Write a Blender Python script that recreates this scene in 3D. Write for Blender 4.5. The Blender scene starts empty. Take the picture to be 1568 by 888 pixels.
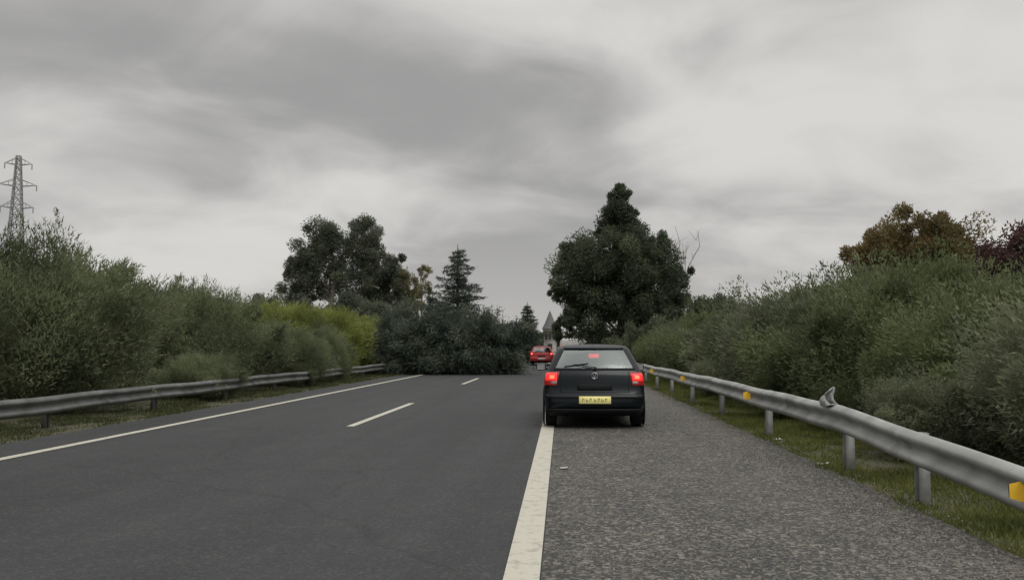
import bpy, math, numpy as np
from mathutils import Vector, Matrix
scene = bpy.context.scene
scene.view_settings.view_transform = 'Standard'
scene.view_settings.look = 'None'
scene.view_settings.exposure = 0

# ------------------------------------------------------------------ helpers
def link(o, parent=None):
    scene.collection.objects.link(o)
    if parent: o.parent = parent
    return o
def empty(name, loc=(0,0,0), rotz=0):
    e = bpy.data.objects.new(name, None); e.location = loc; e.rotation_euler = (0,0,rotz)
    return link(e)
def nt(name):
    m = bpy.data.materials.new(name); m.use_nodes = True
    n = m.node_tree.nodes; l = m.node_tree.links
    b = n['Principled BSDF']
    return m, n, l, b
def simple(name, col, rough=.5, metal=0, coat=0, emit=None, es=0, var=.15, scale=8, bump=0, spec=.5):
    m,n,l,b = nt(name)
    tc = n.new('ShaderNodeTexCoord'); no = n.new('ShaderNodeTexNoise'); no.inputs['Scale'].default_value=scale
    no.inputs['Detail'].default_value=6
    l.new(tc.outputs['Object'], no.inputs['Vector'])
    r = n.new('ShaderNodeValToRGB')
    r.color_ramp.elements[0].position=.3; r.color_ramp.elements[1].position=.7
    r.color_ramp.elements[0].color=[c*(1-var) for c in col]+[1]
    r.color_ramp.elements[1].color=[min(1,c*(1+var)) for c in col]+[1]
    l.new(no.outputs['Fac'], r.inputs['Fac']); l.new(r.outputs['Color'], b.inputs['Base Color'])
    b.inputs['Roughness'].default_value=rough; b.inputs['Metallic'].default_value=metal
    b.inputs['Specular IOR Level'].default_value=spec
    b.inputs['Coat Weight'].default_value=coat; b.inputs['Coat Roughness'].default_value=.08
    if emit:
        b.inputs['Emission Color'].default_value=(*emit,1); b.inputs['Emission Strength'].default_value=es
    if bump:
        bp=n.new('ShaderNodeBump'); bp.inputs['Strength'].default_value=bump; bp.inputs['Distance'].default_value=.02
        l.new(no.outputs['Fac'],bp.inputs['Height']); l.new(bp.outputs['Normal'],b.inputs['Normal'])
    return m
def foliage(name, c1, c2, nscale=.8, c3=None, trans=.42):
    m,n,l,b = nt(name)
    at=n.new('ShaderNodeAttribute'); at.attribute_name='rnd'
    tc=n.new('ShaderNodeNewGeometry'); no=n.new('ShaderNodeTexNoise'); no.inputs['Scale'].default_value=nscale; no.inputs['Detail'].default_value=3
    l.new(tc.outputs['Position'],no.inputs['Vector'])
    ad=n.new('ShaderNodeMath'); ad.operation='MULTIPLY_ADD'; ad.inputs[1].default_value=.6
    mu=n.new('ShaderNodeMath'); mu.operation='MULTIPLY_ADD'; mu.inputs[1].default_value=1.7; mu.inputs[2].default_value=-.65
    l.new(no.outputs['Fac'],mu.inputs[0]); l.new(at.outputs['Fac'],ad.inputs[0]); l.new(mu.outputs[0],ad.inputs[2])
    r=n.new('ShaderNodeValToRGB'); r.color_ramp.elements[0].position=.1; r.color_ramp.elements[1].position=.95 if not c3 else .8
    r.color_ramp.elements[0].color=(*c1,1); r.color_ramp.elements[1].color=(*c2,1)
    if c3:
        e=r.color_ramp.elements.new(.95); e.color=(*c3,1)
    l.new(ad.outputs[0],r.inputs['Fac'])
    l.new(r.outputs['Color'],b.inputs['Base Color'])
    b.inputs['Roughness'].default_value=.6; b.inputs['Specular IOR Level'].default_value=.25
    tr=n.new('ShaderNodeBsdfTranslucent'); l.new(r.outputs['Color'],tr.inputs['Color'])
    mx=n.new('ShaderNodeMixShader'); mx.inputs[0].default_value=trans
    l.new(b.outputs[0],mx.inputs[1]); l.new(tr.outputs[0],mx.inputs[2]); l.new(mx.outputs[0],n['Material Output'].inputs['Surface'])
    return m

class Acc:
    def __init__(s): s.v=[];s.t=[];s.m=[];s.r=[];s.n=0
    def add(s,v,t,m,r=None):
        v=np.asarray(v,dtype=np.float32); t=np.asarray(t,dtype=np.int32)
        s.v.append(v); s.t.append(t+s.n); s.n+=len(v)
        s.m.append(np.full(len(t),m,dtype=np.int32))
        s.r.append(np.full(len(t),.5,dtype=np.float32) if r is None else r.astype(np.float32))
    def leaves(s,c,d,L,W,m,g,base=0.5,spread=.5):
        n=len(c); d=d/(np.linalg.norm(d,axis=1,keepdims=True)+1e-6)
        sd=np.cross(d,g.normal(size=(n,3))); sd/=np.linalg.norm(sd,axis=1,keepdims=True)+1e-6
        L=(L*g.uniform(.6,1.35,n))[:,None]; W=(W*g.uniform(.7,1.3,n))[:,None]
        v=np.stack([c-sd*W/2,c+sd*W/2,c+d*L],axis=1).reshape(-1,3)
        s.add(v,np.arange(n*3).reshape(-1,3),m,np.clip(base+g.uniform(-spread,spread,n),0,1))
    def tube(s,p0,p1,r0,r1,m,seg=6):
        p0=np.array(p0,float);p1=np.array(p1,float);d=p1-p0;d/=np.linalg.norm(d)+1e-9
        a=np.cross(d,[0,0,1.0] if abs(d[2])<.9 else [1.0,0,0]);a/=np.linalg.norm(a);b=np.cross(d,a)
        an=np.linspace(0,2*math.pi,seg,endpoint=False)
        ring=np.cos(an)[:,None]*a+np.sin(an)[:,None]*b
        v=np.vstack([p0+ring*r0,p1+ring*r1]);t=[]
        for i in range(seg):
            j=(i+1)%seg; t+= [[i,j,seg+j],[i,seg+j,seg+i]]
        s.add(v,t,m)
    def limb(s,p0,p1,r0,r1,m,g,seg=6,n=4,wob=.06):
        p0=np.array(p0,float);p1=np.array(p1,float);L=np.linalg.norm(p1-p0)
        prev=p0
        for i in range(1,n+1):
            f=i/n; q=p0+(p1-p0)*f
            if i<n: q=q+g.normal(size=3)*L*wob
            q[2]+= math.sin(f*math.pi)*L*.05
            s.tube(prev,q,r0+(r1-r0)*(i-1)/n,r0+(r1-r0)*f,m,seg); prev=q
    def obj(s,name,mats,parent=None,loc=(0,0,0),smooth=False):
        me=s.mesh(name,mats)
        o=bpy.data.objects.new(name,me);o.location=loc
        return link(o,parent)
    def mesh(s,name,mats):
        v=np.concatenate(s.v);t=np.concatenate(s.t);m=np.concatenate(s.m);r=np.concatenate(s.r)
        me=bpy.data.meshes.new(name)
        me.vertices.add(len(v)); me.vertices.foreach_set('co',v.ravel())
        me.loops.add(len(t)*3); me.loops.foreach_set('vertex_index',t.ravel())
        me.polygons.add(len(t)); me.polygons.foreach_set('loop_start',np.arange(0,len(t)*3,3,dtype=np.int32))
        me.polygons.foreach_set('loop_total',np.full(len(t),3,dtype=np.int32))
        me.update(calc_edges=True)
        me.polygons.foreach_set('material_index',m)
        a=me.attributes.new('rnd','FLOAT','FACE'); a.data.foreach_set('value',r)
        for k in mats: me.materials.append(k)
        me.validate()
        return me

def pymesh(name,verts,faces,mats,parent=None,fm=None,smooth=False,loc=(0,0,0)):
    me=bpy.data.meshes.new(name); me.from_pydata([tuple(map(float,v)) for v in verts],[],faces)
    for k in (mats if isinstance(mats,list) else [mats]): me.materials.append(k)
    if fm is not None: me.polygons.foreach_set('material_index',np.array(fm,dtype=np.int32))
    if smooth: me.polygons.foreach_set('use_smooth',np.ones(len(me.polygons),dtype=bool))
    me.update()
    o=bpy.data.objects.new(name,me);o.location=loc
    return link(o,parent)
def box(name,c,s,mat,parent=None,bev=0.0,rot=(0,0,0)):
    x,y,z=[k/2 for k in s]
    v=[(a*x,b*y,d*z) for a in(-1,1) for b in(-1,1) for d in(-1,1)]
    f=[(0,1,3,2),(4,6,7,5),(0,4,5,1),(2,3,7,6),(0,2,6,4),(1,5,7,3)]
    o=pymesh(name,v,f,mat,parent,loc=c);o.rotation_euler=rot
    if bev:
        b=o.modifiers.new('b','BEVEL');b.width=bev;b.segments=3
        o.data.polygons.foreach_set('use_smooth',np.ones(6,dtype=bool))
    return o
def lathe(name,prof,mat,parent,loc,axis='X',seg=32,fm=None):
    v=[];f=[];mi=[]
    for i in range(seg):
        a=2*math.pi*i/seg
        for (h,r) in prof:
            if axis=='X': v.append((h,r*math.cos(a),r*math.sin(a)))
            elif axis=='Y': v.append((r*math.cos(a),h,r*math.sin(a)))
            else: v.append((r*math.cos(a),r*math.sin(a),h))
    n=len(prof)
    for i in range(seg):
        for j in range(n-1):
            k=(i+1)%seg; f.append((i*n+j,k*n+j,k*n+j+1,i*n+j+1)); mi.append(fm[j] if fm else 0)
    return pymesh(name,v,f,mat,parent,fm=mi,smooth=True,loc=loc)

# ------------------------------------------------------------------ road frame
def cx(y): return -0.004*max(0,y-60)**2 if y<180 else -57.6-0.96*(y-180)
def strip(name,x0,x1,y0,y1,z,mat,step=2.0,nx=1,parent=None):
    ny=max(1,int((y1-y0)/step)); v=[];f=[]
    for i in range(ny+1):
        y=y0+(y1-y0)*i/ny
        for j in range(nx+1): v.append((x0+(x1-x0)*j/nx+cx(y),y,z))
    for i in range(ny):
        for j in range(nx):
            a=i*(nx+1)+j; f.append((a,a+1,a+nx+2,a+nx+1))
    return pymesh(name,v,f,mat,parent)

def asphalt(name, dark, light, stone, sc, stone_amt, tint, bumpd, streak=0.0, rough=.75, fine=.15):
    m,n,l,b=nt(name)
    g=n.new('ShaderNodeNewGeometry')
    def noise(sc,det,ro,mp=None):
        q=n.new('ShaderNodeTexNoise');q.inputs['Scale'].default_value=sc;q.inputs['Detail'].default_value=det;q.inputs['Roughness'].default_value=ro
        if mp:
            k=n.new('ShaderNodeMapping');k.inputs['Scale'].default_value=mp;l.new(g.outputs['Position'],k.inputs['Vector']);l.new(k.outputs[0],q.inputs['Vector'])
        else: l.new(g.outputs['Position'],q.inputs['Vector'])
        return q.outputs['Fac']
    def ramp(fac,p0,c0,p1,c1):
        r=n.new('ShaderNodeValToRGB');r.color_ramp.elements[0].position=p0;r.color_ramp.elements[1].position=p1
        r.color_ramp.elements[0].color=(*c0,1);r.color_ramp.elements[1].color=(*c1,1);l.new(fac,r.inputs['Fac']);return r.outputs['Color']
    def mix(a,b_,fac=1,mode='MULTIPLY'):
        q=n.new('ShaderNodeMix');q.data_type='RGBA';q.blend_type=mode
        if isinstance(fac,(int,float)): q.inputs[0].default_value=fac
        else: l.new(fac,q.inputs[0])
        for i,k in ((6,a),(7,b_)):
            if isinstance(k,tuple): q.inputs[i].default_value=(*k,1)
            else: l.new(k,q.inputs[i])
        return q.outputs[2]
    base=ramp(noise(.55,5,.55,(1,.16,1)),.3,dark,.72,light)
    def stones(scale,p0,amt):
        vo=n.new('ShaderNodeTexVoronoi');vo.inputs['Scale'].default_value=scale;l.new(g.outputs['Position'],vo.inputs['Vector'])
        sx=n.new('ShaderNodeSeparateColor');l.new(vo.outputs['Color'],sx.inputs[0])
        return ramp(sx.outputs[0],p0,(0,0,0),1,(amt,)*3),vo.outputs['Distance']
    s1,d1=stones(sc,.5,stone_amt);s2,d2=stones(sc*.5,.82,stone_amt)
    c=mix(base,stone,s1,'MIX');c=mix(c,tuple(k*1.1 for k in stone),s2,'MIX')
    c=mix(c,ramp(noise(1.3,8,.7),.36,(1-tint,)*3,.66,(1+tint,1+tint*.9,1+tint*.68)))
    c=mix(c,ramp(noise(26,6,.75),.36,(1-fine,)*3,.64,(1+fine,)*3))
    if streak:
        c=mix(c,ramp(noise(1.0,4,.55,(2.2,.025,1)),.34,(1-streak,)*3,.66,(1+streak,)*3))
        w=n.new('ShaderNodeTexVoronoi');w.feature='DISTANCE_TO_EDGE';w.inputs['Scale'].default_value=.16
        a=n.new('ShaderNodeVectorMath');a.operation='ADD';nn=n.new('ShaderNodeTexNoise');nn.inputs['Scale'].default_value=.9;nn.inputs['Detail'].default_value=5
        l.new(g.outputs['Position'],nn.inputs['Vector']);l.new(g.outputs['Position'],a.inputs[0]);l.new(nn.outputs['Color'],a.inputs[1]);l.new(a.outputs[0],w.inputs['Vector'])
        c=mix(c,ramp(w.outputs['Distance'],.002,(.75,)*3,.006,(1,1,1)))
    l.new(c,b.inputs['Base Color'])
    b.inputs['Roughness'].default_value=rough;b.inputs['Specular IOR Level'].default_value=.35
    bp=n.new('ShaderNodeBump');bp.inputs['Strength'].default_value=.7;bp.inputs['Distance'].default_value=bumpd
    l.new(d1,bp.inputs['Height']);l.new(bp.outputs['Normal'],b.inputs['Normal'])
    return m
m_road=asphalt('asphalt_lane',(.021,.0245,.025),(.034,.038,.0385),(.10,.10,.10),80,.32,.12,.004,.10,fine=.10)
m_shld=asphalt('asphalt_shoulder',(.032,.0335,.032),(.054,.053,.049),(.25,.235,.205),52,.62,.20,.012,fine=.16)

def paint(name,col,wear):
    m,n,l,b=nt(name)
    g=n.new('ShaderNodeNewGeometry')
    n1=n.new('ShaderNodeTexNoise');n1.inputs['Scale'].default_value=9;n1.inputs['Detail'].default_value=10;n1.inputs['Roughness'].default_value=.75
    l.new(g.outputs['Position'],n1.inputs['Vector'])
    r=n.new('ShaderNodeValToRGB');r.color_ramp.elements[0].position=wear;r.color_ramp.elements[1].position=wear+.25
    r.color_ramp.elements[0].color=(.12,.12,.11,1);r.color_ramp.elements[1].color=(*col,1)
    l.new(n1.outputs['Fac'],r.inputs['Fac']);l.new(r.outputs['Color'],b.inputs['Base Color']);b.inputs['Roughness'].default_value=.65
    return m
m_paint=paint('road_paint',(.50,.48,.40),.24)
strip('road',-8.1,-.13,-12,260,0.0,m_road)
strip('hard_shoulder',-.13,3.05,-12,260,0.0,m_shld)
strip('edge_line',-.36,-.14,-12,250,.006,m_paint)
strip('edge_line',-7.08,-6.92,-12,250,.006,m_paint)
dl=empty('lane_dashes')
for k in range(-1,12):
    y0=14.9+17*k; strip('dash_%d'%(k+2),-3.80,-3.66,y0,y0+(6.2 if k==0 else 6),.006,m_paint,parent=dl)

# ------------------------------------------------------------------ ground
def fn(x,y):
    return (np.sin(x*1.3+y*.7)+np.sin(x*.37-y*.53+2)+np.sin(y*1.9+x*.9+1)+np.sin(x*3.1-y*2.3))*.25
def gz(x,y):
    c=np.where(y<180,-0.004*np.maximum(0,y-60)**2,-57.6-.96*(y-180))
    xr=x-c
    e=np.clip(np.maximum((xr-4.0)/6,(-10.0-xr)/6),0,1); e=e*e*(3-2*e)
    n=np.clip(np.maximum((xr-3.0)/.6,(-8.1-xr)/.6),0,1)
    return -.03+n*.035*fn(x*1.2,y*1.2)+e*(.22+.12*fn(x*.3,y*.3))
xs=np.concatenate([[-1500,-800,-400,-250,-150,-100],np.arange(-70,-12,2.5),np.arange(-12,-7,.4),np.arange(-7,3,1),np.arange(3,9,.3),np.arange(9,40,2.5),[50,80,120,200,350,800,1500]])
ys=np.concatenate([[-300,-100,-50,-25],np.arange(-12,50,.8),np.arange(50,150,3),[160,180,200,250,350,500,800,1300,2000]])
X,Y=np.meshgrid(xs,ys);Z=gz(X,Y)
nx=len(xs);v=np.stack([X,Y,Z],-1).reshape(-1,3)
f=[(i*nx+j,i*nx+j+1,(i+1)*nx+j+1,(i+1)*nx+j) for i in range(len(ys)-1) for j in range(nx-1)]
m,n,l,b=nt('grass_dirt')
g=n.new('ShaderNodeNewGeometry');a=n.new('ShaderNodeTexNoise');a.inputs['Scale'].default_value=1.1;a.inputs['Detail'].default_value=8;a.inputs['Roughness'].default_value=.65
l.new(g.outputs['Position'],a.inputs['Vector']);r=n.new('ShaderNodeValToRGB')
r.color_ramp.elements[0].position=.38;r.color_ramp.elements[1].position=.62
r.color_ramp.elements[0].color=(.085,.075,.052,1);r.color_ramp.elements[1].color=(.07,.08,.035,1)
l.new(a.outputs['Fac'],r.inputs['Fac']);l.new(r.outputs['Color'],b.inputs['Base Color']);b.inputs['Roughness'].default_value=.95
a2=n.new('ShaderNodeTexNoise');a2.inputs['Scale'].default_value=30;a2.inputs['Detail'].default_value=6;l.new(g.outputs['Position'],a2.inputs['Vector'])
bp=n.new('ShaderNodeBump');bp.inputs['Strength'].default_value=.8;bp.inputs['Distance'].default_value=.03;l.new(a2.outputs['Fac'],bp.inputs['Height']);l.new(bp.outputs['Normal'],b.inputs['Normal'])
pymesh('ground',v,f,m,smooth=True)

# grass
m_grass=foliage('grass_blades',(.075,.09,.028),(.20,.225,.06),1.2,(.28,.25,.12))
m_grassd=foliage('grass_blades_shaded',(.05,.06,.025),(.11,.12,.05),1.2,(.16,.14,.08))  # left verge: shade beneath the bushes is put into the blade colour
def grass(name,x0,x1,y0,y1,N,L,keep,seed,mat,ypow=1.6):
    g=np.random.default_rng(seed);A=Acc()
    x=g.uniform(x0,x1,N);y=y0+(y1-y0)*g.uniform(0,1,N)**ypow
    dens=fn(x*2.2+5,y*1.5)+.5*fn(x*6,y*5)+g.normal(0,.3,N)
    edge=np.clip((x-x0-.12*fn(y*2,y*3.1))/.4,0,1) if x0>0 else np.clip((x1-x)/.35,0,1)
    k=(dens>keep)&(g.uniform(0,1,N)<edge)
    x=x[k];y=y[k];c=np.stack([x,y,gz(x,y)-.005],1)
    d=np.stack([g.normal(0,.55,len(x)),g.normal(0,.55,len(x)),np.ones(len(x))],1)
    sc=.45+.9*np.clip(fn(x*1.7,y*1.1)+.6,0,1.4)+np.clip((x-4.0)/1.5,0,1)*1.6*(x0>0)
    A.leaves(c,d,L*sc,.009+.0006*y,0,g)
    return A.obj(name,[mat])
grass('grass_verge',2.85,5.8,3.5,60,220000,.075,-.28,11,m_grass)
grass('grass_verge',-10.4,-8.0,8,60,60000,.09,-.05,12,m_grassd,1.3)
# gravel
m_stone=simple('loose_gravel',(.20,.185,.16),.9,var=.5,scale=14)
A=Acc();g=np.random.default_rng(3);N=18000
x=np.concatenate([3.0-np.abs(g.normal(0,.5,N//2)),g.uniform(0.0,3.3,N//2)]);y=3.8+26*g.uniform(0,1,N)**2
s=g.uniform(.003,.0085,N)*g.choice([.8,1,1.5],N)
tet=np.array([[1,0,-.3],[-.6,.8,-.3],[-.5,-.9,-.3],[.1,0,.8]])
ang=g.uniform(0,6.28,N);ca,sa=np.cos(ang),np.sin(ang)
vv=np.stack([np.stack([ca*t[0]-sa*t[1],sa*t[0]+ca*t[1],np.full(N,t[2])],1)*s[:,None] for t in tet],1)
vv+=np.stack([x,y,.003+0*x],1)[:,None,:]
tt=np.array([[0,1,3],[1,2,3],[2,0,3]]);tt=(np.arange(N)[:,None,None]*4+tt).reshape(-1,3)
A.add(vv.reshape(-1,3),tt,0);A.obj('gravel',[m_stone])

# litter
m_lit=simple('paper',(.5,.5,.48),.6)
def scrap(name,x,y,s,seed):
    g=np.random.default_rng(seed);vs=[];n=5
    for i in range(n):
        for j in range(n): vs.append(((i/4-.5)*s*1.5+g.normal(0,s*.06),(j/4-.5)*s+g.normal(0,s*.06),.012+abs(g.normal(0,s*.18))))
    fs=[(i*n+j,i*n+j+1,(i+1)*n+j+1,(i+1)*n+j) for i in range(4) for j in range(4)]
    pymesh(name,vs,fs,m_lit,loc=(x,y,float(gz(np.array(x),np.array(y))) if x>3.05 else 0))
scrap('litter_scrap',.02,9.9,.06,1);scrap('litter_scrap',3.3,13.3,.07,2);scrap('litter_scrap',3.15,10.6,.08,3)

# ------------------------------------------------------------------ guardrails
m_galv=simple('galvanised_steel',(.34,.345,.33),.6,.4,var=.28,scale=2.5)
m_galvd=simple('dark_galvanised_steel',(.15,.155,.15),.65,.4,var=.35,scale=2.5)  # left rail beam: galvanised steel in a darker tone
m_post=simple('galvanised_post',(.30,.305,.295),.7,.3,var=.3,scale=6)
m_postd=simple('dark_galvanised_post',(.10,.10,.095),.8,.2,var=.3,scale=6)  # left rail posts: darker tone than the right-hand ones
m_amber=simple('amber_reflector',(.80,.50,.04),.35,var=.08,emit=(.9,.5,.02),es=.12)
m_black=simple('reflector_back',(.03,.03,.03),.5)
def rail(name,path,side,posts,refl,mb,mp):
    e=empty(name)
    prof=[(0,-.155),(.02,-.145),(.07,-.115),(.08,-.09),(.07,-.065),(.012,-.03),(.0,0),(.012,.03),(.07,.065),(.08,.09),(.07,.115),(.02,.145),(0,.155)]
    py=[p[0] for p in path]
    fx=lambda y:float(np.interp(y,py,[p[1] for p in path]));fz=lambda y:float(np.interp(y,py,[p[2] for p in path]))
    yy=np.arange(py[0],py[-1],.5);vs=[];fs=[];n=len(prof)
    wav=lambda y:.010*math.sin(y*.8)+.006*math.sin(y*2.1)
    for y in yy:
        X0=fx(y)+cx(y)+.6*wav(y*1.3)
        for (o,z) in prof: vs.append((X0-side*o,y,fz(y)-.155+z+wav(y)))
    for i in range(len(yy)-1):
        for j in range(n-1): fs.append((i*n+j,i*n+j+1,(i+1)*n+j+1,(i+1)*n+j))
    o=pymesh('w_beam',vs,fs,mb,e,smooth=True);sm=o.modifiers.new('s','SOLIDIFY');sm.thickness=.004;sm.offset=0
    A=Acc()
    def bx(c,s):
        x,y,z=[k/2 for k in s];v=np.array([(a*x,b_*y,d*z) for a in(-1,1) for b_ in(-1,1) for d in(-1,1)])+np.array(c)
        q=[(0,1,3,2),(4,6,7,5),(0,4,5,1),(2,3,7,6),(0,2,6,4),(1,5,7,3)]
        A.add(v,[t for k in q for t in ((k[0],k[1],k[2]),(k[0],k[2],k[3]))],0)
    for y in posts:
        X0=fx(y)+cx(y)+side*.10;top=fz(y)-.03;h=top+.3;zc=(top-.3)/2
        bx((X0,y-.05,zc),(.10,.006,h));bx((X0+side*.047,y,zc),(.006,.094,h));bx((X0,y+.05,zc),(.10,.006,h))
        bx((X0-side*.078,y,fz(y)-.155),(.055,.07,.2))
        bx((X0-side*.105,y,fz(y)-.155),(.012,.03,.03))
    A.obj('posts',[mp],e)
    for k,y in enumerate(np.arange(py[0]+2,py[-1]-1,4)):
        vs=[];fs=[]
        for q in (y-.0,y+.5):
            for (o_,z) in prof: vs.append((fx(q)+cx(q)+.6*wav(q*1.3)-side*(o_+.005),q+(.1 if q==y else -.1),fz(q)-.155+z*.985+wav(q)))
        for j in range(n-1): fs.append((j,j+1,n+j+1,n+j))
        pymesh('splice_%d'%k,vs,fs,mp,e,smooth=True)
    for k,y in enumerate(refl):
        X0=fx(y)+cx(y)-side*.03;zc=fz(y)-.155
        a=.085;w=.115
        vs=[(X0,y,zc-a),(X0-side*w,y+.03,zc-a*.55),(X0-side*w,y+.03,zc+a*.55),(X0,y,zc+a)]
        vs+=[(p[0],p[1]+.012,p[2]) for p in vs]
        fs=[(0,1,2,3),(7,6,5,4),(0,4,5,1),(1,5,6,2),(2,6,7,3),(3,7,4,0)]
        pymesh('reflector_%d'%k,vs,fs,[m_amber,m_black],e,fm=[0,1,1,1,1,1])
    return e
rail('guardrail',[(-10,3.15,.5),(3,3.15,.50),(6,3.2,.57),(8,3.2,.64),(10,3.2,.715),(12,3.2,.735),(20,3.2,.75),(36,3.2,.72),(70,3.2,.74)],1,
     [-4,0,4,8.1,10.1,13.9]+list(np.arange(17.9,66,4)),[6.05,14.6,22.2,29.7,37.7],m_galv,m_post)
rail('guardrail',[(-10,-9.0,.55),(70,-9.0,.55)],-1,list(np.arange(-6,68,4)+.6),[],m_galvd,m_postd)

# torn plastic bag snagged on rail
m_bag=simple('thin_plastic',(.42,.43,.42),.4,var=.3,scale=30)
g=np.random.default_rng(5);vs=[];fs=[];na,nb=9,11
for i in range(na):
    t=i/(na-1)
    wdt=.085*(1-t)**.8+.018
    for j in range(nb):
        u=j/(nb-1)-.5
        vs.append((u*2*wdt-.05*math.sin(t*4)+g.normal(0,.006),.05*math.sin(u*9+t*3)+g.normal(0,.010),.21*t+.02*math.cos(u*8)*(1-t)+g.normal(0,.005)))
for i in range(na-1):
    for j in range(nb-1): a=i*nb+j;fs.append((a,a+1,a+nb+1,a+nb))
st=len(vs)
for i in range(5):
    for j in range(7): vs.append((-.08+.05*i+g.normal(0,.006),-.14+.05*j,.012-.012*abs(i-2)+abs(g.normal(0,.012))))
for i in range(4):
    for j in range(6): a=st+i*7+j;fs.append((a,a+1,a+8,a+7))
pymesh('plastic_bag',vs,fs,m_bag,smooth=True,loc=(3.17,10.3,.715))

# ------------------------------------------------------------------ vegetation
m_bark=simple('bark',(.10,.085,.065),.9,var=.35,scale=5,bump=.5)
m_barkp=simple('pale_bark',(.24,.215,.18),.85,var=.25,scale=3)
def bush_mesh(name,rx,ry,h,ncl,nleaf,L,W,mat,seed,clr=.13,up=.7,spr=.5,nsp=170,la=.16):
    g=np.random.default_rng(seed);A=Acc()
    dirs=g.normal(size=(ncl,3));dirs/=np.linalg.norm(dirs,axis=1,keepdims=True)
    lump=1+la*np.sin(dirs[:,0]*5+seed)*np.sin(dirs[:,2]*4+seed*2)+la*.8*np.sin(dirs[:,1]*7+seed*3)
    s=g.uniform(.35,1,ncl)**.45*lump
    zz=dirs[:,2]*s; wid=1-.22*np.clip(zz,0,1)
    c=np.stack([rx*dirs[:,0]*s*wid,ry*dirs[:,1]*s*wid,h*(.45+.45*zz)],1);c[:,2]=np.maximum(c[:,2],.12)
    rr=g.uniform(.5,1.7,ncl)*clr*(rx+h*.5)*.5
    cid=g.integers(0,ncl,nleaf);off=g.normal(size=(nleaf,3));off*=(g.uniform(0,1,nleaf)**.33/ np.linalg.norm(off,axis=1))[:,None]
    off*=rr[cid][:,None]*np.array([1,1,1.1])*1.5
    p=c[cid]+off;p[:,2]=np.maximum(p[:,2],.02+g.uniform(0,.2,nleaf))
    out=(p-np.array([0,0,h*.3]))/np.array([rx,ry,h])
    d=out*.7+np.array([0,0,up])+g.normal(size=(nleaf,3))*.6+off/(rr[cid][:,None]*1.5)*.5
    shade=g.uniform(.1,.9,ncl)
    A.leaves(p,d,L,W,1,g,base=shade[cid],spread=.25)
    k=g.choice(ncl,nsp)
    for q in range(nsp):
        b0=c[k[q]];dr=dirs[k[q]]*.8+np.array([0,0,.6])+g.normal(size=3)*.3;dr/=np.linalg.norm(dr)
        ln=g.uniform(.3,.9)*spr+rr[k[q]]*1.3;n_=60
        t=g.uniform(.15,1,n_)[:,None];pp=b0+dr*ln*t+g.normal(size=(n_,3))*.07*(1.3-t)
        A.leaves(pp,dr+g.normal(size=(n_,3))*.6,L*.85,W,1,g,base=.65,spread=.35)
    for q in range(14):
        e=c[g.integers(0,ncl)]*.8;A.limb((g.normal(0,.2),g.normal(0,.2),-.1),e,.035,.012,0,g,5,3)
    return A.mesh(name,[m_bark,mat])
f_left=foliage('foliage_greygreen',(.075,.092,.05),(.26,.295,.165),.6)
f_bright=foliage('foliage_yellowgreen',(.12,.145,.04),(.33,.365,.11),.7)
f_olive=foliage('foliage_olive',(.13,.14,.08),(.28,.29,.15),.8)
f_right=foliage('foliage_green',(.055,.072,.034),(.215,.255,.12),.5)
f_right2=foliage('foliage_sage',(.075,.09,.055),(.26,.285,.175),.5)
LB=[bush_mesh('bushL%d'%i,2.9,3.0,3.6,260,115000,.13,.026,f_left,20+i,.130,.7) for i in range(3)]
BB=bush_mesh('bushB',2.6,2.8,3.4,240,85000,.15,.034,f_bright,31,.13,.7)
OB=bush_mesh('bushO',2.2,2.0,4.2,110,16000,.2,.035,f_olive,33,.11,1.0,.9)
RB=[bush_mesh('bushR%d'%i,2.5,2.5,3.0,180,85000,.12,.036,[f_right,f_right2,f_right][i],40+i,.155,.35,.45,120,.24) for i in range(3)]
def place(name,me,x,y,s=(1,1,1),rz=0):
    o=bpy.data.objects.new(name,me);o.location=(x,y,float(gz(np.array(x),np.array(y))));o.scale=s;o.rotation_euler=(0,0,rz);return link(o)
for (x,y,sx,sz,r,me) in [(-12.4,5,1,.95,1,0),(-12.3,11.4,1,1.0,2.2,1),(-12.1,18.2,1.02,1.06,.3,2),(-11.7,26.4,.90,.95,4,0),(-14.2,22.5,.7,.72,2,1),(-14.2,31,.9,.80,5,1)]:
    place('median_bush',LB[me],x,y,(sx,sx,sz),r)
for (x,y,s,r) in [(-12.2,35.5,.95,1),(-11.9,41.5,.98,3),(-11.7,47.5,.93,5),(-11.4,53.5,.85,2)]:
    place('broom_bush',BB,x,y,(s,s,s),r)
place('median_bush',LB[1],-10.4,30.8,(.55,.6,.62),1.2)
place('median_bush',LB[2],-9.9,34.6,(.42,.5,.66),3.2)
place('median_bush',LB[0],-10.1,23.2,(.40,.55,.36),.6)
for (x,y,s,r) in [(-18,29,1.05,0),(-19,34,1.05,2),(-18.5,39,1.0,4),(-21,46,1.0,1),(-19,54,1.0,3),(-17,22,.9,3)]:
    place('olive_bush',OB,x,y,(s,s,s),r)
R=[(6.6,5.5,.70,0,0),(6.3,9.3,.68,1,1),(8.4,11.0,.74,2,0),(6.6,12.8,.72,3,2),(9.2,14.8,.84,4,1),(6.4,16.4,.82,5,0),(8.7,18.8,.98,.5,2),(6.4,20.4,.92,1.5,1),(6.5,24.2,.84,2.5,0),(8.5,24.5,1.1,3.5,2),
   (6.5,28.2,.92,4.5,1),(6.5,32.2,.80,5.5,0),(6.4,36,.88,.2,2),(6.4,40,.80,1.2,1),(6.5,44.5,.8,2.2,0),(6.4,49,.8,3.2,2),(11.4,15.5,.85,3,0),(11.2,20.2,.95,4,2),(10.8,30,1.15,1,0),(10.5,37,1.1,0,1),(5.0,11.4,.36,1,1),(4.9,17.8,.38,2,0),(4.9,25,.4,3,1),(5.0,14.6,.30,3,2)]
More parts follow.
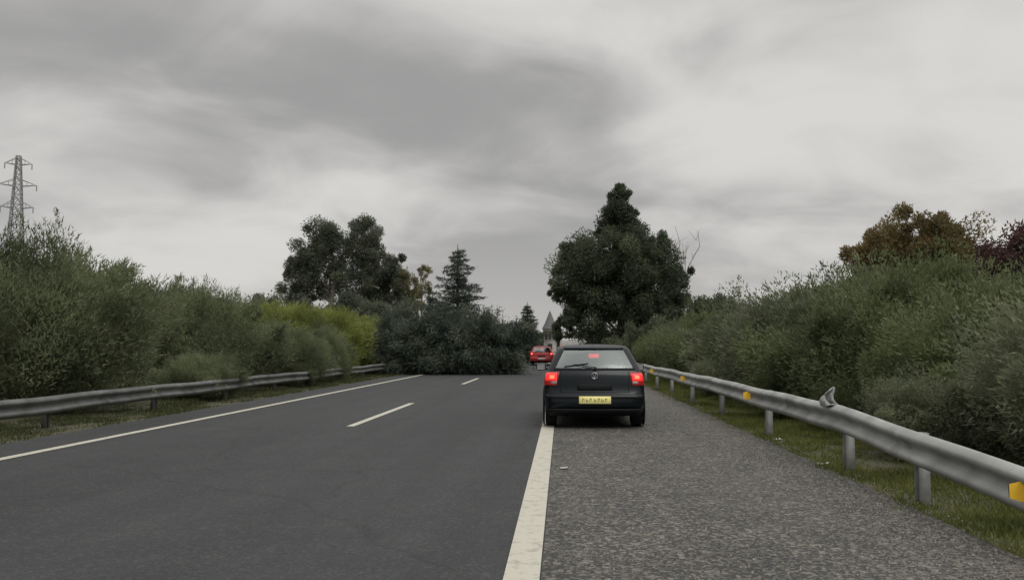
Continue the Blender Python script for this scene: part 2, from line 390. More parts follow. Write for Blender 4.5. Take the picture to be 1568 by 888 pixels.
for (x,y,s,r,me) in R: place('verge_bush',RB[me],x,y,(s*1.02,s*1.05,s),r)

def tree(name,base,trunk_top,r0,blobs,L,W,mat,seed,bark=m_bark,droop=0.0,density=1.0,clr=.3):
    g=np.random.default_rng(seed);A=Acc()
    top=np.array(trunk_top,float)
    A.limb((0,0,-.3),top,r0,r0*.3,0,g,9,6,.015)
    for (x,y,z,rx,ry,rz,ncl,nl) in blobs:
        c0=np.array([x,y,z]);t=np.clip((z-rz*.6)/max(top[2],.1),.15,.95)
        A.limb(top*t,c0,r0*.35,r0*.12,0,g,6,4,.05)
        dirs=g.normal(size=(ncl,3));dirs/=np.linalg.norm(dirs,axis=1,keepdims=True)
        s=g.uniform(.15,1,ncl)**.5*g.uniform(.85,1.15,ncl)
        c=c0+dirs*s[:,None]*np.array([rx,ry,rz])
        rr=g.uniform(.5,1.4,ncl)*clr*min(rx,rz)
        for q in range(0,ncl,3): A.limb(c0+(c[q]-c0)*.1,c[q],r0*.1,r0*.025,0,g,4,2,.05)
        nl=int(nl*density);cid=g.integers(0,ncl,nl)
        off=g.normal(size=(nl,3));off*=(g.uniform(0,1,nl)**.4/np.linalg.norm(off,axis=1))[:,None]*rr[cid][:,None]*1.3
        p=c[cid]+off
        d=dirs[cid]*.5+g.normal(size=(nl,3))*.7+np.array([0,0,.25-droop])
        sh=g.uniform(.05,.95,ncl);A.leaves(p,d,L,W,1,g,base=sh[cid],spread=.3)
    return A.obj(name,[bark,mat],loc=base)

f_pop=foliage('foliage_dark',(.05,.064,.042),(.155,.185,.11),.35)
f_euc=foliage('foliage_eucalyptus',(.07,.085,.062),(.18,.20,.135),.3)
f_con=foliage('foliage_conifer',(.045,.06,.05),(.115,.145,.11),.6)
f_fall=foliage('foliage_fallen',(.04,.055,.045),(.15,.18,.13),.9)
f_brown=foliage('foliage_autumn',(.12,.105,.05),(.26,.185,.075),.8)
f_red=foliage('foliage_maroon',(.06,.036,.034),(.13,.07,.06),.8)
f_thin=foliage('foliage_thin',(.17,.16,.09),(.30,.28,.16),.6)
tree('broadleaf_tree',(4.3,63,0),(.1,0,11.5),.38,[
  (0,0,8.0,3.5,3.2,2.2,80,28000),(-2.7,.2,6.6,2.4,2.4,2.4,50,17000),(2.6,.3,6.3,2.4,2.4,2.4,50,17000),(-1.9,-.5,3.8,3.0,2.4,2.2,55,19000),
  (2.4,-.3,3.6,3.0,2.4,2.1,55,19000),(.2,0,5.6,3.5,3.0,2.8,60,22000),(.2,0,10.1,1.7,1.5,1.6,34,9000),(.1,0,11.6,1.15,1.0,1.2,26,7000),(.1,0,12.7,.62,.6,.8,18,3500),
  (4.5,0,4.6,1.0,.9,.8,12,2500),(4.4,.4,6.7,.9,.8,.8,10,2000),(-3.7,0,8.2,.9,.8,.9,10,2200),(2.2,0,9.0,1.5,1.2,1.0,16,4000),(-4.6,0,5.6,.7,.8,.9,8,1400),(-4.0,0,3.0,1.0,1,1.6,12,3000)],
  .22,.09,f_pop,51,clr=.27)
g=np.random.default_rng(4);A=Acc()
for q in range(9):
    bx_=g.normal(0,.35);e=(bx_*2.2+g.normal(0,.3),g.normal(0,.3),9.5+g.uniform(-1.8,1.6));A.limb((bx_*.3,0,2),e,.05,.012,0,g,4,5,.02)
    for w in range(8):
        t=g.uniform(.5,.95);p=np.array([bx_*.3+(e[0]-bx_*.3)*t,e[1]*t,2+(e[2]-2)*t]);A.limb(p,p+np.array([g.normal(0,.35),g.normal(0,.3),g.uniform(.4,1)]),.018,.006,0,g,3,2,.05)
A.limb((0,0,-.2),(0,0,2.4),.13,.08,0,g,7,3,.01)
A.obj('bare_tree',[m_barkp],loc=(8.6,64,0))
tree('eucalyptus_tree',(-24.5,90,0),(-.6,0,12.5),.4,[
  (-.9,0,13.0,2.2,2.0,2.4,34,9500),(-2.6,0,11.0,2.2,2,1.9,34,9000),(-4.2,0,9.8,1.3,1.3,1.2,16,4000),(-1.6,0,8.8,3.0,2.2,2.3,44,12000),(.2,0,11.0,1.3,1.2,2.2,16,4000),(-4.3,0,7.0,2.0,1.8,1.6,20,6000)],.28,.11,f_euc,61,m_barkp,.3,clr=.30)
tree('eucalyptus_tree',(-21.6,92,0),(.3,0,12),.38,[
  (-.2,0,13.4,1.9,1.9,2.2,30,8500),(.6,0,11.2,1.8,1.8,2.0,28,8000),(-.4,0,8.6,2.8,2.2,2.5,42,12000),(2.6,0,9.6,1.7,1.7,1.7,24,6500),(2.8,0,7.2,2.6,2.2,2.0,34,9500),(3.7,0,11.0,.9,.9,.8,9,1700)],.28,.11,f_euc,62,m_barkp,.3,clr=.30)
tree('poplar_tree',(-17.2,92,0),(.3,0,10.2),.2,[(-.6,0,8.6,1.5,1.2,1.4,20,3600),(.9,0,7.6,1.3,1.2,1.6,18,3000),(0,0,6,1.8,1.2,1.6,20,4200)],.26,.10,f_thin,63,m_barkp,.1,clr=.3)
tree('poplar_tree',(-14.6,88,0),(.1,0,10.0),.16,[(.2,0,8.8,.7,.7,1.3,10,900),(.4,0,6.4,1.0,1,1.5,12,1600)],.26,.09,f_thin,64,m_barkp,.1,clr=.3)
tree('understorey_tree',(-23,75,0),(0,0,4),.2,[(-4,0,3.6,3,2,2.2,40,11000),(0,0,4.0,3,2,2.2,40,11000),(4,0,3.8,3,2,2.0,40,11000),(8,0,3.4,3,2,2.0,40,11000)],.28,.11,f_euc,65)

def conifer(name,base,H,Rb,seed,nw=26,mat=f_con,L=.20,W=.05,per=260):
    g=np.random.default_rng(seed);A=Acc();A.limb((0,0,-.2),(0,0,H),.02*H+.02,.02,0,g,8,5,.003)
    for i in range(nw):
        f=i/nw;z=H*(.10+.88*f**.9);R=Rb*(1-f)**.8*g.uniform(.6,1.2)+.08
        nb=max(4,int(8*(1-f)+3));a0=g.uniform(0,6)
        for b_ in range(nb):
            a=a0+b_*6.283/nb+g.normal(0,.2);r=R*g.uniform(.5,1.3)
            p0=np.array([0,0,z]);p1=np.array([r*math.cos(a),r*math.sin(a),z-r*.12+.3*r*g.uniform(-.3,1.2)])
            A.tube(p0,p1,.03,.008,0,4)
            n_=int(per*(r/Rb)+40);t=g.uniform(.12,1.03,n_)[:,None]
            wd=.18*r*(1.15-t)+.05
            pp=p0+(p1-p0)*t+g.normal(size=(n_,3))*wd*np.array([1,1,.35]);pp[:,2]-=np.abs(g.normal(0,.08,n_))
            d=(p1-p0)/ (np.linalg.norm(p1-p0)+1e-6)*.7+g.normal(size=(n_,3))*.5+np.array([0,0,-.15])
            A.leaves(pp,d,L,W,1,g,base=g.uniform(.2,.7),spread=.3)
    return A.obj(name,[m_bark,mat],loc=base)
conifer('fir_tree',(-6.9,56,0),8.2,2.8,71,22)
conifer('fir_tree',(-2.9,72,0),5.2,1.4,72,16,per=140)
conifer('fir_tree',(-9.2,60,0),5.2,2.4,73,16)
def fallen(name,base,p0,p1,r0,blobs,seed):
    g=np.random.default_rng(seed);A=Acc();p0=np.array(p0,float);p1=np.array(p1,float)
    A.limb(p0,p1,r0,.06,0,g,10,7,.01)
    for (x,y,z,rx,ry,rz,nb) in blobs:
        c0=np.array([x,y,z])
        for q in range(nb):
            d=g.normal(size=3);d/=np.linalg.norm(d);d[2]=abs(d[2])*g.choice([1,1,-.6])
            st=c0+d*np.array([rx,ry,rz])*.1;en=c0+d*np.array([rx,ry,rz])*g.uniform(.6,1.2)
            en[2]=max(en[2],.08)
            A.limb(st,en,.035,.01,0,g,4,3,.05)
            n_=220;t=g.uniform(.25,1.05,n_)[:,None];pp=st+(en-st)*t+g.normal(size=(n_,3))*np.array([.16,.16,.11])
            pp[:,2]-=np.abs(g.normal(0,.16,n_));pp[:,2]=np.maximum(pp[:,2],.03)
            dd=(en-st)*.5+g.normal(size=(n_,3))*.4+np.array([0,0,-.45])
            A.leaves(pp,dd,.19,.045,1,g,base=g.uniform(0,1),spread=.2)
    return A.obj(name,[m_bark,f_fall],loc=base)
fallen('fallen_tree',(0,44,0),(-13,2,1.0),(-1.9,-.6,.9),.28,[
  (-9.0,.5,1.3,1.7,1.6,1.7,80),(-7.6,0,1.4,1.6,1.6,1.9,85),(-6.1,.2,1.4,1.5,1.6,1.75,85),(-4.6,0,1.4,1.6,1.6,1.95,85),(-3.5,.2,1.2,1.3,1.5,1.8,75),(-2.7,.1,.8,.8,1.2,1.1,45),(-2.2,.1,2.2,.75,.7,.6,22),(-5.5,-.4,.6,3.2,1.3,.7,85),(-8,-.4,.6,2.2,1.3,.7,60)],81)
fallen('fallen_tree',(0,47.5,0),(-14,2,1.2),(-3,1,1.2),.26,[(-10,1,1.9,2.2,1.6,1.6,70),(-6.6,1,1.8,2.2,1.6,1.9,70),(-3.9,.6,1.9,1.4,1.3,1.7,55)],82)
tree('shrub_tree',(7.6,46,0),(0,0,2.6),.12,[(0,0,2.8,1.5,1.3,1.2,26,8000),(1.4,0,2.9,1.3,1.2,1.3,22,7000),(-1.3,0,2.0,1.3,1.2,1.0,20,6000)],.16,.07,f_pop,91)
tree('shrub_tree',(5.2,52,0),(0,0,1.6),.1,[(0,0,1.5,1.6,1.3,1.3,30,9000),(-1,3,1.2,1.8,1.3,1.1,26,7000)],.18,.07,f_pop,92)
tree('shrub_tree',(3.2,66,0),(0,0,1.6),.1,[(0,0,1.5,2.2,1.3,1.4,34,9000),(3,0,1.6,2.4,1.4,1.5,30,8000)],.18,.07,f_pop,93)
tree('autumn_tree',(11.4,27.8,.2),(0,0,4.0),.15,[(0,0,4.2,1.9,1.7,1.2,60,22000),(-1.2,0,3.9,1.1,1.2,1.0,26,9000),(1.3,0,3.9,1.1,1.2,1.0,26,9000),(0,0,3.0,2.3,1.7,1.1,44,16000),(.2,0,4.9,1.2,1.1,.6,22,6000)],.12,.05,f_brown,94,clr=.26)
tree('maroon_tree',(11.2,21.2,.2),(0,0,3.2),.13,[(.1,0,3.2,1.2,1.2,.9,34,12000),(1.1,0,3.6,1.1,1.1,.8,26,10000),(-.6,0,2.8,.9,1,.8,20,6000),(2.2,0,3.5,1.2,1,1.0,24,9000)],.10,.05,f_red,95,clr=.27)
g=np.random.default_rng(6);A=Acc()
for q in range(150):
    a=-1+2*q/149+g.normal(0,.01);yy_=g.uniform(150,260);x_=a*230
    if -10<x_<14 and yy_<200: continue
    hh=g.uniform(4,8.5);n_=520
    off=g.normal(size=(n_,3));off/=np.linalg.norm(off,axis=1,keepdims=True)
    p=np.array([x_,yy_,hh*.5])+off*np.array([g.uniform(3,5.5),3,hh*.5])*(g.uniform(.5,1.1,n_)[:,None]);p[:,2]=np.maximum(p[:,2],.1)
    A.leaves(p,off+g.normal(size=(n_,3))*.6,1.2,.7,0,g,base=g.uniform(.2,.8),spread=.2)
A.obj('distant_trees',[f_euc])

# ------------------------------------------------------------------ pylon
m_lat=simple('pylon_steel',(.30,.31,.31),.6,.3)
A=Acc()
H=48.5
def hw(z): return 3.3-(3.3-1.35)*min(1,z/30) if z<30 else 1.35-(z-30)/(H-30)*.9
zs=[0,6,11.5,16.5,21,25,28.5,31.5,34,36.5,39,41.5,44,46.5,H]
cs=[(-1,-1),(1,-1),(1,1),(-1,1)]
P=lambda q,w,z:(q[0]*w,q[1]*w,z)
for i in range(len(zs)-1):
    a,b_=hw(zs[i]),hw(zs[i+1])
    for k in range(4):
        c,d=cs[k],cs[(k+1)%4]
        A.tube(P(c,a,zs[i]),P(c,b_,zs[i+1]),.15,.14,0,4)
        A.tube(P(c,a,zs[i]),P(d,b_,zs[i+1]),.08,.08,0,4);A.tube(P(d,a,zs[i]),P(c,b_,zs[i+1]),.08,.08,0,4)
        A.tube(P(c,b_,zs[i+1]),P(d,b_,zs[i+1]),.08,.08,0,4)
for z,w in((46.3,3.0),(41.0,4.2),(35.5,3.6)):
    for s_ in(-1,1):
        for k in(-1,1):
            A.tube((s_*hw(z),k*hw(z),z),(s_*w,0,z+.3),.1,.06,0,4);A.tube((s_*hw(z),k*hw(z),z+1.6),(s_*w,0,z+.3),.08,.05,0,4)
        for t in(.35,.7): A.tube((s_*(hw(z)+(w-hw(z))*t),0,z+.1),(s_*(hw(z)+(w-hw(z))*t),0,z+1.6*(1-t)+.3),.05,.05,0,4)
        for q in range(6): A.tube((s_*w,0,z+.3-q*.25),(s_*w,0,z+.12-q*.25),.16,.10,0,6)
o=A.obj('electricity_pylon',[m_lat],loc=(-134,200,0));o.rotation_euler=(0,0,.35)

# ------------------------------------------------------------------ distant tower
m_st=simple('tower_stone',(.30,.29,.27),.9,var=.25,scale=1.5,bump=.4);m_slate=simple('slate_roof',(.13,.13,.135),.8)
m_open=simple('dark_opening',(.03,.03,.03),.9)
e=empty('stone_tower',(-1.9,138,0))
lathe('tower_wall',[(0,1.15),(.4,1.15),(.4,1.05),(3.9,1.0),(3.9,1.15),(4.3,1.2),(4.3,0)],m_st,e,(0,0,0),'Z',20)
lathe('conical_roof',[(4.304,1.35),(5.2,.85),(6.6,.3),(7.3,.02)],m_slate,e,(0,0,0),'Z',20)
for a in (-2.2,-1.57,-.9): box('window_%d'%int(a*-10),(1.03*math.cos(a),1.03*math.sin(a),3.0),(.3,.12,.8),m_open,e,rot=(0,0,a+1.57))
box('door',(0,-1.12,1),(.7,.12,1.8),m_open,e)

# ------------------------------------------------------------------ vehicles
def glass_mat():
    m=bpy.data.materials.new('car_glass');m.use_nodes=True;n=m.node_tree.nodes;l=m.node_tree.links;n.clear()
    o=n.new('ShaderNodeOutputMaterial');t=n.new('ShaderNodeBsdfTransparent');t.inputs[0].default_value=(.68,.75,.72,1)
    gl=n.new('ShaderNodeBsdfGlossy');gl.inputs['Roughness'].default_value=.12;gl.inputs[0].default_value=(.85,.92,.9,1)
    fr=n.new('ShaderNodeFresnel');fr.inputs[0].default_value=1.8;ad=n.new('ShaderNodeMath');ad.operation='ADD';ad.inputs[1].default_value=.14
    l.new(fr.outputs[0],ad.inputs[0]);mx=n.new('ShaderNodeMixShader');l.new(ad.outputs[0],mx.inputs[0]);l.new(t.outputs[0],mx.inputs[1]);l.new(gl.outputs[0],mx.inputs[2]);l.new(mx.outputs[0],o.inputs[0]);return m
m_glass=glass_mat()
m_rub=simple('tyre_rubber',(.014,.014,.014),.9,spec=.2);m_trim=simple('black_trim',(.010,.011,.012),.65,spec=.2);m_rim=simple('alloy',(.3,.3,.31),.35,.8)
m_int=simple('interior_fabric',(.05,.052,.055),.9);m_chrome=simple('chrome',(.5,.5,.52),.2,1)
m_tail=simple('tail_lamp_lit',(.4,.008,.01),.3,coat=.3,emit=(1,.03,.025),es=.75);m_taild=simple('tail_lens_dark',(.16,.006,.008),.3,coat=.3,emit=(1,.03,.03),es=.12)
m_hot=simple('bulb_glow',(.9,.2,.1),.3,emit=(1,.14,.07),es=1.5)
m_hotd=simple('brake_glow_far',(.9,.2,.1),.3,emit=(1,.12,.08),es=5)
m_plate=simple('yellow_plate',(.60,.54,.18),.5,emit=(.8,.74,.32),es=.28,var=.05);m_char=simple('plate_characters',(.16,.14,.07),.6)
m_white_l=simple('reverse_lens',(.3,.26,.25),.3,coat=.3)

def vehicle(name,loc,levels,paint,kind='hatch',lit=True,plate=m_plate,wheel=(.72,3.24),tail=(.60,.74,.965),far=False):
    e=empty(name,loc);NR,NC,NS=14,4,26
    def lv(z):
        zz=[q[0] for q in levels];return [float(np.interp(z,zz,[q[k] for q in levels])) for k in range(1,5)]
    bow=.07
    def ring(q):
        z,w,yr,yf,rc=q[:5];pts=[];tags=[]
        for i in range(NR):
            t=-1+2*i/NR;x=(w-rc)*t;pts.append((x,yr+bow*(x/w)**2,z));tags.append('r%d'%i)
        yb=yr+bow*((w-rc)/w)**2
        for i in range(NC):
            a=i/NC*math.pi/2;pts.append((w-rc+rc*math.sin(a),yb+rc*(1-math.cos(a)),z));tags.append('c0')
        fb=bow*1.6*((w-rc)/w)**2
        for i in range(NS):
            t=i/NS;y=yb+rc+(yf-fb-rc-yb-rc)*t;pts.append((w+ .012*math.sin(t*math.pi),y,z));tags.append('s%d'%i)
        for i in range(NC):
            a=i/NC*math.pi/2;pts.append((w-rc+rc*math.cos(a),yf-fb-rc+rc*math.sin(a),z));tags.append('c1')
        for i in range(NR):
            t=1-2*i/NR;x=(w-rc)*t;pts.append((x,yf-bow*1.6*(x/w)**2,z));tags.append('f%d'%i)
        for i in range(NC):
            a=i/NC*math.pi/2;pts.append((-(w-rc)-rc*math.sin(a),yf-fb-rc*(1-math.cos(a)),z));tags.append('c2')
        for i in range(NS):
            t=1-i/NS;y=yb+rc+(yf-fb-rc-yb-rc)*t;pts.append((-w-.012*math.sin(t*math.pi),y,z));tags.append('S%d'%(NS-1-i))
        for i in range(NC):
            a=i/NC*math.pi/2;pts.append((-(w-rc)-rc*math.cos(a),yb+rc-rc*math.sin(a),z));tags.append('c3')
        return pts,tags
    vs=[];fs=[];fm=[];n=None
    for q in levels:
        p,tags=ring(q);vs+=p;n=len(p)
    zg0,zg1,zr0=levels[0][5:8]
    for i in range(len(levels)-1):
        za,zb=levels[i][0],levels[i+1][0]
        for j in range(n):
            t=tags[j];mi=0
            if za>=zg0-.001 and zb<=zg1+.001:
                if t[0] in 'sS':
                    k=int(t[1:])
                    if 4<=k<=24: mi=1
                    if k in(13,) : mi=2
                    if kind=='van' and k<18: mi=0
                if t[0]=='f' : mi=1
                if t[0]=='r' and za>=zr0-.001 and kind=='hatch': mi=1
            if zb<=.33: mi=2
            fs.append((i*n+j,i*n+(j+1)%n,(i+1)*n+(j+1)%n,(i+1)*n+j));fm.append(mi)
    fs.append(tuple(range(n))[::-1]);fm.append(2)
    last=levels[-1];base=(len(levels)-1)*n
    prev=base;cy=(last[2]+last[3])/2
    for s_,dz in((.6,.014),(.2,.020)):
        st=len(vs)
        for j in range(n):
            x,y,z=vs[base+j];vs.append((x*s_,cy+(y-cy)*(s_*.5+.5 if s_>.3 else .5),last[0]+dz))
        for j in range(n): fs.append((prev+j,prev+(j+1)%n,st+(j+1)%n,st+j));fm.append(0)
        prev=st
    fs.append(tuple(prev+j for j in range(n)));fm.append(0)
    pymesh('body_shell',vs,fs,[paint,m_glass,m_trim],e,fm=fm,smooth=True)
    def sr(x,z,off=.01):
        w,yr,yf,rc=lv(z);ax=abs(x)
        yb=yr+bow*(min(ax,w-rc)/w)**2
        if ax>w-rc:
            d=min(ax-(w-rc),rc*.999);yb+=rc-math.sqrt(rc*rc-d*d)
        return yb-off
    def patch(nm,x0,x1,z0,z1,mat,off=.01,nx=10,nz=6,xf=None,thick=.012):
        vs=[];fs=[]
        for i in range(nz+1):
            z=z0+(z1-z0)*i/nz;a,b_=(x0,x1) if xf is None else xf(z)
            for j in range(nx+1):
                x=a+(b_-a)*j/nx;w=lv(z)[0];x=max(-w+.002,min(w-.002,x));vs.append((x,sr(x,z,off),z))
        for i in range(nz):
            for j in range(nx): a=i*(nx+1)+j;fs.append((a,a+1,a+nx+2,a+nx+1))
        o=pymesh(nm,vs,fs,mat,e,smooth=True);s_=o.modifiers.new('s','SOLIDIFY');s_.thickness=thick;s_.offset=-1 if thick>0 else 1
        return o
    wmax=levels[3][1]
    ti,tz0,tz1=tail
    for s_ in(-1,1):
        sg='l' if s_<0 else 'r'
        out=wmax
        xf=lambda z,s_=s_:((s_*(ti+.05*(tz1-z)/(tz1-tz0)),s_*out))
        patch('tail_lamp_'+sg,0,0,tz0,tz1,m_taild,.012,14,8,xf)
        zm=(tz0+tz1)/2
        patch('tail_lit_'+sg,s_*(ti+.045),s_*(out-.03),zm-.035,tz1-.02,m_tail if lit else m_taild,.022,12,5)
        if lit: patch('bulb_'+sg,s_*(ti+.09),s_*(ti+.17),zm+.0,zm+.055,m_hotd if far else m_hot,.030,6,4)
        patch('reverse_'+sg,s_*(ti+.05),s_*(ti+.14),tz0+.025,tz0+.07,m_white_l,.022,6,3)
        patch('seam_'+sg,s_*(ti-.022),s_*(ti-.015),.63,.99,m_trim,.004,2,10,None,.003)
    patch('seam_low',-.60,.60,.622,.630,m_trim,.005,20,2,None,.003)
    patch('bumper',-wmax+.02,wmax-.02,.36,.585,paint,.028,30,6,None,.03)
    patch('bumper_strip',-wmax+.05,wmax-.05,.525,.555,m_trim,.042,30,2,None,.012)
    patch('bumper_lower',-wmax+.08,wmax-.08,.25,.345,m_trim,.03,30,3,None,.02)
    pz=.50
    if kind=='van': pz=.9
    patch('plate',-.27,.27,pz-.062,pz+.062,plate,.058,4,2,None,.012)
    x=-.215
    for k in range(7):
        wd=.036;patch('char_%d'%k,x,x+wd*.28,pz-.028,pz+.028,m_char,.0605,1,1,None,.002)
        patch('char_b%d'%k,x+wd*.30,x+wd,pz+(-.028 if k%2 else .016),pz+(-.016 if k%2 else .028),m_char,.0605,1,1,None,.002)
        patch('char_c%d'%k,x+wd*.75,x+wd,pz-.014,pz+.014,m_char,.0606,1,1,None,.002);x+=.062 if k!=2 else .075
    if kind=='hatch':
        z=.905;y=sr(0,z,.012)
        v=[];f=[]
        for i in range(28):
            a=i/28*6.283
            for j in range(8):
                b_=j/8*6.283;r=.050+.008*math.cos(b_);v.append((r*math.cos(a),.008*math.sin(b_),r*math.sin(a)))
        for i in range(28):
            for j in range(8): f.append((i*8+j,((i+1)%28)*8+j,((i+1)%28)*8+(j+1)%8,i*8+(j+1)%8))
        pymesh('badge_ring',v,f,m_chrome,e,smooth=True,loc=(0,y,z))
        A=Acc()
        A.tube((-.03,0,.03),(0,0,-.035),.006,.006,0,6);A.tube((.03,0,.03),(0,0,-.035),.006,.006,0,6);A.obj('badge_mark',[m_chrome],e,loc=(0,y,z))
        patch('tailgate_recess',-.30,.30,.66,.76,m_trim,.006,10,3,None,.003)
        A=Acc();p=lambda x,z,o_=.03:(x,sr(x,z,o_),z)
        A.tube(p(0,1.01),p(.03,1.045),.02,.015,0,8);A.tube(p(.03,1.045),p(-.36,1.10),.009,.006,0,6);A.tube(p(-.52,1.06,.02),p(-.10,1.115,.02),.008,.008,0,6)
        A.obj('rear_wiper',[m_trim],e)
        patch('high_brake_lamp',-.09,.09,1.22,1.28,m_tail if lit else m_taild,-.02,8,3,None,-.02)
        patch('window_frame_low',-.70,.70,1.0,1.035,m_trim,.006,20,2,None,.003)
        patch('roof_spoiler',-.52,.52,1.375,1.41,paint,.04,20,3,None,.04)
        A=Acc();A.tube((0,.95,1.45),(0,.72,1.66),.005,.003,0,5);A.obj('antenna',[m_trim],e)
        box('parcel_shelf',(0,.62,.93),(1.3,.5,.03),m_int,e)
        for s_ in(-.42,0,.42):
            box('rear_seat_%d'%int(s_*10+5),(s_,.98,.76),(.40,.16,.50),m_int,e,.05,(.25,0,0));box('rear_headrest_%d'%int(s_*10+5),(s_,.92,1.06),(.24,.09,.12),m_int,e,.04)
        for s_ in(-.38,.38):
            box('front_seat_%d'%int(s_*10+5),(s_,1.75,.82),(.48,.16,.62),m_int,e,.06,(.2,0,0));box('front_headrest_%d'%int(s_*10+5),(s_,1.69,1.20),(.27,.09,.17),m_int,e,.04)
        box('dashboard',(0,2.65,.88),(1.4,.4,.14),m_int,e,.05)
        box('mirror_inside',(0,2.3,1.27),(.24,.03,.07),m_trim,e,.01)
    for s_ in(-1,1):
        sg='l' if s_<0 else 'r';zb=1.0 if kind=='hatch' else 1.3
        yf_=levels[0][3]*.64
        box('mirror_'+sg,(s_*(wmax+.11),yf_,zb),(.19,.11,.14),paint,e,.035);box('mirror_glass_'+sg,(s_*(wmax+.11),yf_-.060,zb),(.155,.006,.11),m_chrome,e)
        box('mirror_arm_'+sg,(s_*(wmax-.01),yf_+.02,zb-.045),(.1,.05,.03),m_trim,e)
        for k,yw in enumerate(wheel):
            R=.315;xw=s_*(wmax-.115)
            pr=[(-.095,.20),(-.098,.27),(-.085,.305),(-.06,R),(.06,R),(.085,.305),(.098,.27),(.095,.20)]
            lathe('tyre_%s%d'%(sg,k),pr,m_rub,e,(xw,yw,R),'X',36)
            lathe('rim_%s%d'%(sg,k),[(s_*.085,.205),(s_*.07,.19),(s_*.03,.17),(s_*.03,.05),(s_*.06,.04),(s_*.06,0)],m_rim,e,(xw,yw,R),'X',24)
            lathe('inner_%s%d'%(sg,k),[(-s_*.09,.2),(-s_*.05,.15),(-s_*.05,0)],m_rub,e,(xw,yw,R),'X',24)
            v=[];f=[]
            for i in range(25):
                a=-.25+i/24*(math.pi+.5)
                for r_ in(.325,.385): v.append((s_*(wmax+.006+(.012 if r_<.35 else .002)),yw+r_*math.cos(a),R+r_*math.sin(a)))
            for i in range(24): f.append((i*2,i*2+1,i*2+3,i*2+2))
            o=pymesh('arch_%s%d'%(sg,k),v,f,m_trim,e);o.modifiers.new('s','SOLIDIFY').thickness=.01
            # dark wheel housing flush behind the wheel face; wheel cover + spokes stand proud of it
            v=[(s_*(wmax+.010),yw,R)];f=[]
            for i in range(25): a=-.2+i/24*(math.pi+.4);v.append((s_*(wmax+.010),yw+.33*math.cos(a),R+.33*math.sin(a)))
            for i in range(1,25): f.append((0,i,i+1))
            pymesh('wheelhouse_%s%d'%(sg,k),v,f,m_rub,e)
            lathe('tyre_face_%s%d'%(sg,k),[(s_*.0,.21),(s_*.012,.23),(s_*.012,.285),(s_*-.01,.31)],m_rub,e,(s_*(wmax+.014),yw,R),'X',32)
            lathe('wheel_cover_%s%d'%(sg,k),[(s_*.004,.212),(s_*.008,.19),(s_*.002,.17),(s_*.004,.06),(s_*.014,.04),(s_*.014,0)],m_rim,e,(s_*(wmax+.014),yw,R),'X',28)
            for q in range(5):
                a=q*1.2566+.6;box('slot_%s%d%d'%(sg,k,q),(s_*(wmax+.018),yw+.125*math.cos(a),R+.125*math.sin(a)),(.010,.08,.03),m_rub,e,.004,(a,0,0))
    A=Acc();A.tube((-.48,.02,.235),(-.48,.4,.235),.026,.026,0,10);A.obj('exhaust',[m_chrome],e)
    box('underbody',(0,.9,.26),(1.2,1.2,.10),m_trim,e,.02)
    return e
HL=[(.22,.79,.13,3.98,.16,.97,1.36,1.03),(.30,.84,.05,4.09,.18),(.44,.862,.02,4.14,.2),(.58,.868,.03,4.12,.2),(.63,.866,.075,4.05,.17),(.74,.866,.085,3.95,.16),(.82,.86,.095,3.75,.15),(.90,.845,.115,3.35,.14),
    (.94,.83,.13,3.12,.13),(.97,.815,.15,3.02,.12),(1.03,.79,.19,2.90,.12),(1.15,.735,.285,2.68,.12),(1.27,.675,.375,2.44,.12),(1.36,.63,.45,2.22,.12),(1.385,.61,.48,2.14,.12),(1.41,.575,.53,2.05,.13),(1.43,.50,.62,1.93,.13)]
m_dark=simple('dark_blue_paint',(.003,.007,.010),.35,.0,coat=.18,var=.3,scale=3,spec=.25)
m_redp=simple('red_paint',(.48,.02,.02),.35,0,coat=.3);m_whp=simple('white_paint',(.55,.54,.53),.4,0,coat=.3)
vehicle('hatchback_car',(.56,14.62,0),HL,m_dark)
vehicle('red_car',(-1.52,64,0),HL,m_redp,plate=m_whp,far=True)
vehicle('red_car',(-2.9,79,0),HL,m_redp,far=True)
VL=[(.25,.85,.10,4.6,.12,1.25,1.85,9),(.33,.92,.04,4.75,.12),(.5,.95,.0,4.8,.12),(.75,.96,.02,4.75,.12),(1.1,.96,.03,4.4,.12),(1.25,.95,.03,4.1,.12),(1.6,.92,.05,3.8,.12),(1.85,.88,.07,3.6,.12),(2.05,.84,.10,3.4,.14),(2.15,.75,.2,3.2,.15)]
vehicle('white_van',(.75,76,0),VL,m_whp,kind='van',wheel=(.9,3.9),tail=(.78,1.0,1.5),far=True)

# ------------------------------------------------------------------ sky / light
w=bpy.data.worlds.new('World');scene.world=w;w.use_nodes=True;n=w.node_tree.nodes;l=w.node_tree.links
bg=n['Background'];bg.inputs['Strength'].default_value=1.0
sunel,sunaz=math.radians(55),math.radians(150)
sky=n.new('ShaderNodeTexSky');sky.sky_type='NISHITA';sky.sun_disc=False;sky.sun_elevation=sunel;sky.sun_rotation=sunaz
sk=n.new('ShaderNodeVectorMath');sk.operation='SCALE';sk.inputs['Scale'].default_value=.08;l.new(sky.outputs[0],sk.inputs[0])
tc=n.new('ShaderNodeTexCoord');sp=n.new('ShaderNodeSeparateXYZ');l.new(tc.outputs['Generated'],sp.inputs[0])
def M(op,a,b=None,c=None):
    q=n.new('ShaderNodeMath');q.operation=op
    for i,k in enumerate((a,b,c)):
        if k is None: continue
        if isinstance(k,(int,float)): q.inputs[i].default_value=k
        else: l.new(k,q.inputs[i])
    return q.outputs[0]
zp=M('MAXIMUM',sp.outputs['Z'],0)
zz=M('ADD',zp,.24)
cb=n.new('ShaderNodeCombineXYZ');l.new(M('DIVIDE',sp.outputs['X'],zz),cb.inputs[0]);l.new(M('DIVIDE',sp.outputs['Y'],zz),cb.inputs[1])
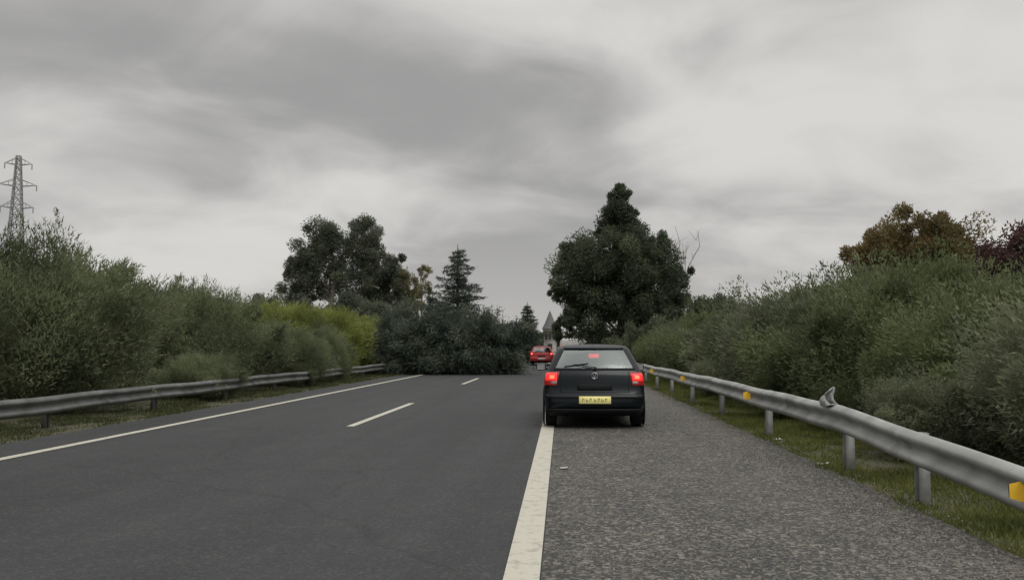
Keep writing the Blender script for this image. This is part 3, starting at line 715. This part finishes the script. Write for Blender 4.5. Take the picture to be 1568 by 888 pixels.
def noise(sc,det,off,dist=0,ro=.5):
    mp=n.new('ShaderNodeMapping');mp.inputs['Location'].default_value=off;l.new(cb.outputs[0],mp.inputs['Vector'])
    q=n.new('ShaderNodeTexNoise');q.inputs['Scale'].default_value=sc;q.inputs['Detail'].default_value=det;q.inputs['Distortion'].default_value=dist;q.inputs['Roughness'].default_value=ro
    l.new(mp.outputs[0],q.inputs['Vector']);return q.outputs['Fac']
c=M('ADD',M('MULTIPLY',noise(.80,4,(3.1,1.2,0),.3,.45),.70),M('MULTIPLY',noise(2.3,6,(1,7,0),.5,.52),.30))
# thinner cloud towards the right of the road (where the sun is)
c=M('ADD',c,M('MULTIPLY',sp.outputs['X'],.10))
r=n.new('ShaderNodeValToRGB');l.new(c,r.inputs['Fac']);r.color_ramp.interpolation='EASE'
r.color_ramp.elements[0].position=.38;r.color_ramp.elements[0].color=(.345,.34,.335,1)
r.color_ramp.elements[1].position=.61;r.color_ramp.elements[1].color=(.70,.685,.66,1)
hz=M('POWER',M('SUBTRACT',1,M('MINIMUM',M('MULTIPLY',zp,5),1)),1.6)
mx=n.new('ShaderNodeMix');mx.data_type='RGBA';l.new(M('MULTIPLY',hz,.6),mx.inputs[0]);l.new(r.outputs['Color'],mx.inputs[6]);mx.inputs[7].default_value=(.62,.605,.585,1)
m2=n.new('ShaderNodeMix');m2.data_type='RGBA';m2.inputs[0].default_value=.03;l.new(mx.outputs[2],m2.inputs[6]);l.new(sk.outputs[0],m2.inputs[7])
# overcast sky: the zenith is brighter than the horizon
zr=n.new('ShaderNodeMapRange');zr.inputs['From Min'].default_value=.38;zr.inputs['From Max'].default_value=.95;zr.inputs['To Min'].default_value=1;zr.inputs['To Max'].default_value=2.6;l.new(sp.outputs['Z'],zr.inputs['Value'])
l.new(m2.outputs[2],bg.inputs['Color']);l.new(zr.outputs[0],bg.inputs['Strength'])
sl=bpy.data.lights.new('sun','SUN');sl.energy=1.0;sl.angle=math.radians(30);sl.color=(1,.975,.93)
so=link(bpy.data.objects.new('sun',sl))
dv=Vector((math.sin(sunaz)*math.cos(sunel),math.cos(sunaz)*math.cos(sunel),math.sin(sunel)))
so.rotation_euler=dv.to_track_quat('Z','Y').to_euler()

# ------------------------------------------------------------------ camera
cam=bpy.data.cameras.new('camera');cam.lens=29.85;cam.sensor_width=36;cam.clip_end=5000;cam.clip_start=.05
co=link(bpy.data.objects.new('camera',cam));co.location=(0,0,1.4)
co.rotation_euler=(math.radians(90+3.83),0,math.radians(3.35))
scene.camera=co
